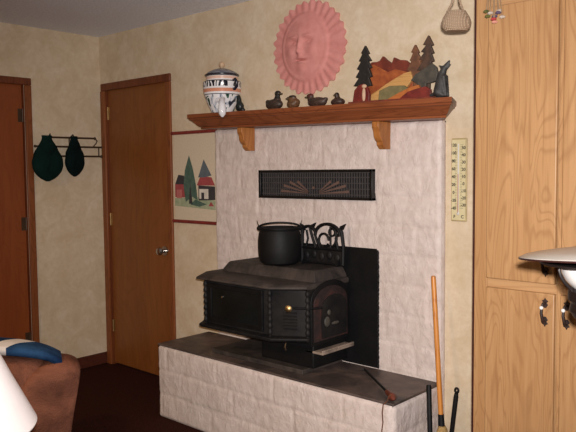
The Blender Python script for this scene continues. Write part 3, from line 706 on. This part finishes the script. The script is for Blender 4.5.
def pear(x, y, zt, zb, w, th, mat, lean=0):
    m = MB(); n = 18; L = []
    for j in range(n + 1):
        t = j / n; z = zt + (zb - zt) * t
        f = math.sin(PI * min(1, .06 + .94 * t) ** 1.55) ** .62 if t < .999 else .06
        f = max(.10, f) if t > .97 else max(.32 * (1 - t), f)
        hw = w * f; hd = th * (f * .9 + .1)
        L.append([(x + hd * math.cos(2 * PI * k / 24) + .003 * noise.noise((k, j * .3, w)), y + lean * t + hw * math.sin(2 * PI * k / 24) + .006 * noise.noise((k * .4, j * .4, w * 9)), z) for k in range(24)])
    m.loops(L); return m
hg = thing('hanging_hat', 'larger dark green cloth hat hanging at left of the rod rack', 'hat', (.105, -.43, 1.395), 'hats on the wall rack')
b = pear(.085, -.485, 1.70, 1.385, .116, .040, 'hat', .0); b.build('crown', 'hat', hg)
b = MB(); b.tube([(.085, -.46, 1.692), (.075, -.455, 1.712), (.055, -.45, 1.704), (.042, -.45, 1.690), (.055, -.45, 1.6765), (.07, -.455, 1.682)], .004, 6); b.build('hang_loop', 'hat', hg)
hg = thing('hanging_hat', 'narrower black-green cloth hat hanging at right of the rod rack', 'hat', (.105, -.225, 1.43), 'hats on the wall rack')
b = pear(.085, -.278, 1.70, 1.415, .076, .038, 'hat2', .0); b.build('crown', 'hat2', hg)
b = MB(); b.tube([(.085, -.278, 1.692), (.072, -.278, 1.712), (.055, -.278, 1.704), (.042, -.278, 1.690), (.055, -.278, 1.6765), (.07, -.278, 1.682)], .004, 6); b.build('hang_loop', 'hat2', hg)

# ------------------------------------------------------------------ thermometer
tm = thing('wall_thermometer', 'tall cream wall thermometer with two number columns right of the fireplace', 'thermometer', (2.956, 0, 1.197))
b = MB(); b.box(2.916, 2.996, -.012, -.001, 1.2, 1.585); b.build('plate', 'thframe', tm, bevel=.02, segs=4)
b = MB(); b.tube([(2.956, -.0165, 1.245), (2.956, -.0165, 1.56)], .0032, 8); b.ell((2.956, -.0165, 1.238), (.007, .004, .009)); tb = b.build('glass_tube', 'milk', tm)
b = MB(); b.tube([(2.956, -.0185, 1.24), (2.956, -.0185, 1.42)], .0018, 8); b.build('spirit_column', 'red', tb)
dg = bpy.context.evaluated_depsgraph_get
def text(t, x, y, z, size, mat, parent, name):
    cu = bpy.data.curves.new(name, 'FONT'); cu.body = t; cu.size = size; cu.extrude = .0003; cu.offset = .0006; cu.align_x = 'CENTER'; cu.align_y = 'CENTER'
    o = bpy.data.objects.new(name, cu); COL.objects.link(o)
    bpy.context.view_layer.update()
    me = bpy.data.meshes.new_from_object(o.evaluated_get(dg()))
    bpy.data.objects.remove(o); bpy.data.curves.remove(cu)
    me.transform(Matrix.Translation((x, y, z)) @ Matrix.Rotation(PI / 2, 4, 'X')); return me
b = MB(); b.box(2.922, 2.990, -.0145, -.0118, 1.207, 1.578); b.mi = 1
for k in range(41):
    z = 1.262 + k * .0073; l = .012 if k % 5 == 0 else .006
    b.box(2.944 - l, 2.948, -.0150, -.0144, z - .0006, z + .0006); b.box(2.964, 2.968 + l, -.0150, -.0144, z - .0006, z + .0006)
for it in [(str(120 - 20 * k), 2.931, -.0149, 1.553 - k * .0365, .019) for k in range(9)] + [(str(50 - 10 * k), 2.982, -.0149, 1.540 - k * .033, .019) for k in range(9)] + [('F', 2.936, -.0149, 1.222, .02), ('C', 2.977, -.0149, 1.222, .02)]:
    me = text(*it, 'ink', None, 'scale'); k0 = len(b.bm.faces); b.bm.from_mesh(me); bpy.data.meshes.remove(me)
    b.bm.faces.ensure_lookup_table()
    for fc in b.bm.faces[k0:]: fc.material_index = 1
b.build('scale_face', ['thermo', 'ink'], tm)

# ------------------------------------------------------------------ broom and fire tools
br = thing('hearth_broom', 'broom with orange wooden handle leaning between fireplace and oak cabinet', 'broom', (2.945, -.12, 0))
b = MB(); t0, t1 = Vector((2.866, -.082, .942)), Vector((2.932, -.122, .31))
b.tube([t0 + Vector((0, 0, .004)), t0, t0.lerp(t1, .04), t1], [.006, .011, .012, .012], 12); b.build('handle', 'broom', br)
b = MB(); b.tube([t1, (2.940, -.128, .245)], [.0135, .016], 12); b.build('ferrule', 'ironblack', br)
b = MB()
b.loops([[(2.944 + d * math.cos(2 * PI * k / 20), -.13 + w * math.sin(2 * PI * k / 20), z) for k in range(20)] for w, d, z in ((.016, .016, .26), (.03, .022, .24), (.045, .026, .19), (.052, .028, .10), (.060, .030, .03), (.062, .030, .001))]); b.build('bristles', 'straw', br)
ft = thing('fire_shovel', 'black fire tool handle standing left of the broom against hearth side', 'fireplace tool', (2.96, -.24, 0), 'black fireplace tools')
def rod(m, a, c, r): m.tube([a, Vector(a).lerp(Vector(c), .02), c], [r * .8, r, r], 12)
b = MB(); rod(b, (2.935, -.235, .476), (2.956, -.255, .22), .0115); b.build('handle', 'ironblack', ft)
b = MB(); b.tube([(2.956, -.255, .22), (2.965, -.262, .11)], .006, 8); b.build('shaft', 'ironblack', ft)
b = MB(); b.loops([[(2.965 + s * w, -.265 + y, z) for s, y in ((-1, -.012), (-.9, .0), (.9, .0), (1, -.012), (.95, -.016), (0, -.006), (-.95, -.016))] for w, z in ((.03, .12), (.052, .10), (.056, .001))]); b.build('blade', 'ironblack', ft)
ft = thing('fire_tongs', 'black fire tool with hanging hole at its tip, between broom and oak cabinet', 'fireplace tool', (2.96, -.06, 0), 'black fireplace tools')
b = MB(); ex = Vector((.99, .0, .12)).normalized()
c0, c1 = Vector((2.972, -.05, .40)), Vector((2.948, -.05, .20)); dd = (c1 - c0).normalized(); sd = Vector((-dd.z, 0, dd.x))
ring_c = c0 - dd * .014
b.tube([ring_c + (sd * math.cos(t) - dd * math.sin(t) * 1.2) * .0085 for t in [2 * PI * k / 16 for k in range(16)]], .0055, 8, True)
b.tube([c0, c0.lerp(c1, .1), c1], [.009, .0115, .011], 12); b.build('handle', 'ironblack', ft)
b = MB(); b.tube([c1, (2.938, -.05, .03)], .006, 8); b.tube([(2.938, -.05, .03), (2.930, -.05, .004), (2.952, -.05, .006)], .006, 8); b.build('shaft', 'ironblack', ft)

# ------------------------------------------------------------------ oak pantry cabinet
cb = thing('pantry_cabinet', 'tall golden oak pantry cabinet with dark pulls at right of the room', 'cabinet', (3.6, -.2, 0))
cx0, cx1, cy = 3.263, 3.925, -.430
b = MB(); b.box(cx0, cx1, cy, -.001, .09, 2.13); b.box(cx0 + .02, cx1, cy + .06, -.001, 0, .09); b.build('carcass', 'oak', cb, bevel=.001)
b = MB(); b.box(cx0, cx0 + .055, cy - .019, cy, .09, 2.13); b.build('stile', 'oak', cb, bevel=.002)
b = MB(); b.box(cx1 - .05, cx1, cy - .019, cy, .09, 2.13); b.build('stile', 'oak', cb, bevel=.002)
b = MB(); b.box(3.5865, 3.6025, cy - .019, cy, .09, 2.13); b.build('stile', 'oak', cb, bevel=.001)
for z0, z1 in ((.990, 1.028), (2.046, 2.13), (.09, .14)):
    b = MB(); b.box(cx0 + .055, cx1 - .05, cy - .0185, cy, z0, z1); b.build('rail', 'oakx', cb, bevel=.002)
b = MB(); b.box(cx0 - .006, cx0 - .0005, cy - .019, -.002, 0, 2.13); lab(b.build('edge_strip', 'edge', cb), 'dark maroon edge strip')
def pull(m_parent, x, z0, z1, y):
    zc = (z0 + z1) / 2
    m = MB()
    for z, s in ((z1 - .018, 1), (z0 + .018, -1)):
        m.prism([(x - .004, z - .018 * s), (x - .011, z - .006 * s), (x - .006, z), (x - .012, z + .008 * s), (x - .004, z + .012 * s), (x, z + .020 * s), (x + .004, z + .012 * s), (x + .012, z + .008 * s), (x + .006, z), (x + .011, z - .006 * s), (x + .004, z - .018 * s)], 'y', y - .004, y)
        m.tube([(x, y - .003, z), (x, y - .022, z)], .005, 8)
    m.tube([(x, y - .022, z1 - .018), (x - .002, y - .027, zc + .022), (x - .003, y - .028, zc), (x + .001, y - .027, zc - .02), (x, y - .022, z0 + .018)], [.004, .005, .0055, .006, .0045], 10)
    h = m.build('door_pull', 'pull', m_parent, bevel=.001)
    m = MB(); m.ell((x - .0025, y - .029, zc + .020), (.0075, .007, .007), None, 14, 10); lab(m.build('porcelain_bead', 'porcelain', h), 'white porcelain bead')
for (a0, a1, z0, z1, hx, hz0, hz1) in ((3.319, 3.585, 1.026, 2.046, 3.552, 1.054, 1.150), (3.604, 3.872, 1.026, 2.046, 3.630, 1.054, 1.150), (3.319, 3.585, .14, .992, 3.552, .872, .976), (3.604, 3.872, .14, .992, 3.630, .872, .976)):
    b = MB(); b.box(a0, a1, cy - .036, cy - .0195, z0, z1)
    o = b.build('door', 'oak', cb, bevel=.005, segs=3)
    pull(o, hx, hz0, hz1, cy - .036)

# ------------------------------------------------------------------ hanging basket and flowers
kx, ky, kz = 3.243, -.565, 1.953
bk = thing('wicker_basket', 'small grey-tan wicker basket hanging by the cabinet edge near ceiling', 'basket', (kx, ky, kz))
R2 = Vector((.74, .673, 0)); F2 = Vector((-.673, .74, 0))
b = MB(); L = []
for w, d, z in ((.02, .012, 0), (.040, .024, .002), (.053, .032, .014), (.056, .034, .03), (.050, .031, .05), (.038, .025, .068), (.034, .023, .075), (.028, .019, .074), (.03, .02, .05), (.02, .012, .02)):
    L.append([Vector((kx, ky, kz + z)) + R2 * (w * math.cos(2 * PI * k / 28)) + F2 * (d * math.sin(2 * PI * k / 28)) for k in range(28)])
b.loops(L); b.build('basket_body', 'wicker', bk)
b = MB()
for s in (-1, 1):
    b.tube([Vector((kx, ky, kz + .07)) + R2 * (.030 * s - .004), Vector((kx, ky, kz + .11)) + R2 * .012 * s, Vector((kx, ky, kz + .17)) + R2 * .006 * s, Vector((kx, ky, kz + .26)) + R2 * .002 * s, Vector((kx, ky, kz + .33))], .0045, 8)
b.build('handle', 'wicker', bk)
b = MB(); b.tube([(kx, ky, kz + .328), (kx, ky, H - .018)], .0018, 6); b.build('cord', 'stem', bk)
b = MB(); b.tube([(kx, ky, H - .001), (kx, ky, H - .006)], .012, 12); b.tube([(kx, ky, H - .004), (kx, ky, H - .02)], .003, 8); b.build('ceiling_hook', 'brass', bk)
qx, qy, qz = 3.372, -.525, 2.032
fl = thing('dried_flowers', 'bunch of dried red and violet flowers hanging before cabinet top', 'flowers', (qx, qy, qz))
b = MB()
heads = [(-.028, .0, -.015, 'leaf'), (-.020, .01, -.03, 'leaf'), (-.005, -.012, -.045, 'petalr'), (.004, .004, -.052, 'petalp'), (.012, -.01, -.022, 'petalv'), (.006, .012, -.03, 'petalv'), (.03, .0, -.035, 'petalw'), (.022, .012, -.01, 'petalw'), (-.012, .004, -.02, 'petalw')]
for dx, dy, dz, mm in heads:
    p = Vector((qx, qy, qz)) + R2 * dx + F2 * dy
    b.tube([Vector((qx, qy, qz + .16)), p.lerp(Vector((qx, qy, 0)), .4).to_2d().to_3d() + Vector((0, 0, qz + .07)), Vector((p.x, p.y, qz + dz))], .0018, 5)
b.build('stem_bundle', 'stem', fl)
for mm, nm in (('petalr', 'red_bloom'), ('petalp', 'pink_bloom'), ('petalv', 'violet_bloom'), ('petalw', 'pale_bloom'), ('leaf', 'leaf')):
    b = MB()
    for dx, dy, dz, m2 in heads:
        if m2 != mm: continue
        p = Vector((qx, qy, qz + dz)) + R2 * dx + F2 * dy
        for k in range(9):
            a = k * 2.4; t = .3 + .6 * k / 9
            d = Vector((math.cos(a) * t, math.sin(a) * t, -.4)).normalized()
            b.ell(p + d * .006, (.005, .003, .0065), d.to_track_quat('Z', 'Y').to_matrix(), 8, 6)
    b.build(nm, mm, fl)
b = MB(); b.tube([(qx, qy, qz + .13), (qx, qy, qz + .17)], .008, 10); b.tube([(qx, qy, qz + .165), (qx, qy, H - .018)], .0018, 6); b.build('tie_cord', 'stem', fl)
b = MB(); b.tube([(qx, qy, H - .001), (qx, qy, H - .006)], .012, 12); b.tube([(qx, qy, H - .004), (qx, qy, H - .02)], .003, 8); b.build('ceiling_hook', 'brass', fl)

# ------------------------------------------------------------------ hanging oil-style lamp (right edge)
lx, ly, lz = 4.021, -1.299, 1.240
lp = thing('hanging_lamp', 'antique hanging lamp with white dome shade before the oak cabinet', 'lamp', (lx, ly, lz - .14))
def tilt(m):                                                  # the shade hangs a little crooked
    rot = Matrix.Rotation(math.radians(-4.4), 3, Vector((.74, .673, 0)).normalized())
    for v in m.bm.verts: v.co = Vector((lx, ly, lz)) + rot @ (v.co - Vector((lx, ly, lz)))
b = MB(); b.lathe([(.183, .0), (.183, .003), (.168, .010), (.140, .016), (.105, .0215), (.075, .025), (.052, .028), (.050, .026), (.075, .022), (.105, .0185), (.140, .013), (.166, .009), (.179, .0), (.181, -.002)], (lx, ly, lz), 72); tilt(b); b.build('dome_shade', 'shade', lp, smooth=60)
b = MB(); b.lathe([(.1822, -.002), (.1842, -.0025), (.185, -.0005), (.1842, .0018), (.1822, .0018)], (lx, ly, lz), 72); tilt(b); b.build('shade_rim', 'maroon', lp)
b = MB(); b.lathe([(.030, .030), (.054, .032), (.056, .040), (.048, .046), (.03, .05), (.022, .06), (.0, .06)], (lx, ly, lz), 32); b.build('crown_collar', 'scroll', lp)
b = MB(); b.lathe([(.092, -.012), (.138, -.008), (.138, -.013), (.100, -.020), (.092, -.020)], (lx, ly, lz), 48); b.build('shade_ring', 'scroll', lp)
b = MB(); b.lathe([(.0, -.012), (.088, -.014), (.093, -.022), (.090, -.036), (.082, -.052), (.071, -.064), (.060, -.073), (0, -.074)], (lx, ly, lz), 48); b.build('glass_font', 'milk', lp)
b = MB(); b.lathe([(.0, -.068), (.066, -.068), (.076, -.074), (.076, -.096), (.070, -.104), (.073, -.122), (.064, -.136), (.03, -.142), (.012, -.154), (0, -.158)], (lx, ly, lz), 32); b.build('font_cup', 'scroll', lp)
for k in range(4):
    a = math.radians(42.3 + 180 + 90 * k); d = Vector((math.cos(a), math.sin(a), 0)); o = Vector((lx, ly, lz))
    b = MB(); b.tube([o + d * .100 + Vector((0, 0, -.016)), o + d * .102 + Vector((0, 0, -.026)), o + d * .098 + Vector((0, 0, -.040)), o + d * .088 + Vector((0, 0, -.056)), o + d * .076 + Vector((0, 0, -.068)), o + d * .066 + Vector((0, 0, -.078)), o + d * .062 + Vector((0, 0, -.088))], .0038, 8); b.build('harp_arm', 'scroll', lp)
b = MB()
z = lz + .058; k = 0
while z < H - .05:
    a = (k % 2) * PI / 2; dv = Vector((math.cos(a), math.sin(a), 0))
    b.tube([Vector((lx, ly, z + .013)) + dv * .007 * math.cos(t) + Vector((0, 0, .016 * math.sin(t))) for t in [2 * PI * j / 10 for j in range(10)]], .0018, 5, True)
    z += .026; k += 1
b.build('chain', 'scroll', lp)
b = MB(); b.lathe([(.0, -.001), (.05, -.001), (.048, -.012), (.03, -.024), (.006, -.03), (.004, -.055), (0, -.056)], (lx, ly, H), 24); b.build('ceiling_canopy', 'scroll', lp)

# ------------------------------------------------------------------ table lamp, bottom left
tx, ty, tz = 2.996, -2.357, .890
tl = thing('table_lamp', 'white cone lampshade of a table lamp, close in lower left corner', 'lamp', (tx, ty, .56))
b = MB(); b.lathe([(.200, 0), (.2015, .004), (.150, .11), (.100, .22), (.098, .22), (.148, .11), (.1985, .003), (.1985, .0)], (tx, ty, tz), 72)
b.build('lamp_shade', 'lampshade', tl)
b = MB(); b.lathe([(0, .561), (.075, .561), (.075, .575), (.03, .59), (.045, .62), (.07, .68), (.06, .75), (.03, .80), (.018, .82), (.014, .95), (0, .952)], (tx, ty, 0), 32); b.build('lamp_base', 'white', tl)
b = MB()
for k in range(3):
    a = 2 * PI * k / 3; b.tube([(tx, ty, 1.128), (tx + .0985 * math.cos(a), ty + .0985 * math.sin(a), 1.130)], .002, 6)
b.tube([(tx, ty, .95), (tx, ty, 1.14)], .004, 8); b.build('shade_spider', 'brass', tl)
et = thing('end_table', 'walnut end table standing under the white lampshade', 'table', (tx, ty, 0))
b = MB(); b.lathe([(0, .535), (.21, .535), (.22, .545), (.215, .56), (0, .56)], (tx, ty, 0), 48); b.build('table_top', 'table', et)
for k in range(4):
    a = PI / 4 + k * PI / 2; b = MB(); b.tube([(tx + .15 * math.cos(a), ty + .15 * math.sin(a), .534), (tx + .17 * math.cos(a), ty + .17 * math.sin(a), 0.001)], [.02, .012], 10); b.build('leg', 'table', et)

# ------------------------------------------------------------------ armchair with quilt (lower left), back towards the camera
ANG = math.atan2(.673, .74) + math.radians(21)
ac = thing('brown_armchair', 'overstuffed brown suede armchair seen from behind at lower left', 'armchair', (2.012, -1.419, 0), None, True)
ac.rotation_euler = (0, 0, ANG)
def lump(m, c, r, e=.55, seg=40, rings=24, amp=.008):
    k0 = len(m.bm.verts)
    m.ell(c, r, None, seg, rings, e)
    m.bm.verts.ensure_lookup_table()
    for v in m.bm.verts[k0:]:
        n = noise.noise(v.co * 6); v.co += Vector((n, noise.noise(v.co * 5 + Vector((3, 1, 2))), n * .6)) * amp
b = MB(); L = []
prof = [(-.06, .05), (-.055, .25), (-.050, .378), (-.034, .468), (-.006, .60), (-.002, .635), (-.012, .660), (-.04, .668), (-.10, .676), (-.16, .664)]
# right-hand back lobe: soft block narrowing towards the floor
pts = [(-.30, .05), (-.30, .35), (-.275, .52), (-.235, .60), (-.19, .640), (-.13, .664), (-.07, .670), (-.025, .655), (-.003, .638), (-.003, .625), (-.014, .55), (-.034, .455), (-.050, .36), (-.056, .25), (-.058, .05)]
for y, s, dz in ((.0, .90, -.02), (.012, .965, -.008), (.035, 1, 0), (.12, 1.0, .004), (.2, .99, .0), (.235, .95, -.01), (.25, .85, -.03)):
    cx, cz = -.16, .36
    L.append([(cx + (u - cx) * s + .006 * noise.noise((u * 9, y * 9, w * 7)), y + .010 * noise.noise((u * 8, w * 8, 3.3)), max(.04, cz + (w - cz) * s + dz + .006 * noise.noise((u * 11, w * 9, y)))) for u, w in pts])
b.loops(L); b.build('back_wing', 'suede', ac, sub=1, smooth=180)
b = MB(); lump(b, (-.50, .15, .37), (.34, .135, .345), .45); b.build('back_cushion', 'suede', ac, smooth=180)
b = MB(); lump(b, (-.36, .14, .60), (.24, .12, .10), .7); b.build('back_pillow', 'suede', ac, smooth=180)
for xx in (-.13, -.78):
    b = MB(); lump(b, (xx, .58, .27), (.10, .36, .22), .5); b.build('arm', 'suede', ac, smooth=180)
b = MB(); lump(b, (-.455, .60, .24), (.24, .36, .20), .45); b.build('seat_cushion', 'suede', ac, smooth=180)
b = MB(); b.box(-.86, -.08, .06, .94, .02, .12); b.build('base', 'suede', ac, bevel=.03, segs=4)
qt = thing('folded_quilt', 'blue and white patterned quilt draped over the brown armchair back', 'quilt', (2.012, -1.419, 0), None, True)
qt.rotation_euler = (0, 0, ANG)
b = MB(); NX, NY = 30, 18
def qp(i, j, off):
    u = i / NX; x = -.86 + u * .785
    t = j / NY
    top = .716 + .042 * math.sin(PI * min(1, (1 - u) * 1.25 + .06) * .5) - .045 * max(0, (u - .62) / .38) ** 1.5
    yy = .035 + t * .26; a = t * 2 - .9
    z = top - .10 * max(0, a) ** 2 - .04 * max(0, -a - .3) ** 2 + .006 * noise.noise((x * 9, yy * 9, 0)) + off
    if t > .75: z -= (t - .75) * .5
    z += .014 - .02 * max(0, (u - .9) / .1) ** 2
    return (x, yy + .008 * noise.noise((x * 7, t * 5, 2)), z)
loops_ = []
for i in range(NX + 1):
    loops_.append([qp(i, j, .012) for j in range(NY + 1)] + [qp(i, j, -.018) for j in range(NY, -1, -1)])
b.loops(loops_); b.build('quilt_cloth', 'quilt', qt, smooth=180)

# ------------------------------------------------------------------ camera and light
f, loc = 697.2151, Vector((4.545, -2.932, 1.4446)); yaw, pit, rol = -.7387, -.0654, -.0096
fw = Vector((math.sin(yaw) * math.cos(pit), math.cos(yaw) * math.cos(pit), math.sin(pit))); rt = Vector((math.cos(yaw), -math.sin(yaw), 0)); up = rt.cross(fw)
r2 = math.cos(rol) * rt + math.sin(rol) * up; u2 = -math.sin(rol) * rt + math.cos(rol) * up
cd = bpy.data.cameras.new('camera'); cam = bpy.data.objects.new('camera', cd); COL.objects.link(cam)
cam.matrix_world = Matrix(((r2.x, u2.x, -fw.x, loc.x), (r2.y, u2.y, -fw.y, loc.y), (r2.z, u2.z, -fw.z, loc.z), (0, 0, 0, 1)))
cd.sensor_width = 36; cd.lens = f / 576 * 36; cd.clip_start = .02
S.camera = cam
# the camera's own flash, a little right of and above the lens
fd = bpy.data.lights.new('camera_flash', 'SPOT'); fo = bpy.data.objects.new('camera_flash', fd); COL.objects.link(fo)
fo.location = loc + r2 * .012 + u2 * .055 - fw * .02
aim = (fw + r2 * .10).normalized()
fo.rotation_euler = aim.to_track_quat('-Z', 'Y').to_euler()
fd.energy = 470; fd.spot_size = math.radians(86); fd.spot_blend = 1; fd.shadow_soft_size = .018; fd.color = (1, .95, .93)
# added unseen ceiling fixture and area lamp, warm fill for the left walls
cl = thing('added_ceiling_fill', 'added unseen round opal fixture for the warm fill light', 'ceiling light', (1.9, -3.1, H - .09))
b = MB(); b.lathe([(0, -.001), (.19, -.001), (.19, -.02), (.17, -.022), (0, -.022)], (1.9, -3.1, H), 36); b.build('fixture_base', 'brass', cl)
b = MB(); b.lathe([(.165, -.0225), (.17, -.04), (.15, -.065), (.09, -.085), (0, -.09)], (1.9, -3.1, H), 36); b.build('glass_diffuser', 'opal', cl)
ld = bpy.data.lights.new('warm_fill_lamp', 'AREA'); lo = bpy.data.objects.new('warm_fill_lamp', ld); COL.objects.link(lo)
ld.shape = 'DISK'; ld.size = .32; ld.energy = 26; ld.color = (1, .66, .32); lo.location = (1.9, -3.1, H - .1)
w = bpy.data.worlds.new('world'); S.world = w; w.use_nodes = True
w.node_tree.nodes['Background'].inputs[0].default_value = (.05, .045, .04, 1); w.node_tree.nodes['Background'].inputs[1].default_value = .3
S.view_settings.view_transform = 'Standard'; S.view_settings.look = 'None'; S.view_settings.gamma = 1; S.view_settings.exposure = 0
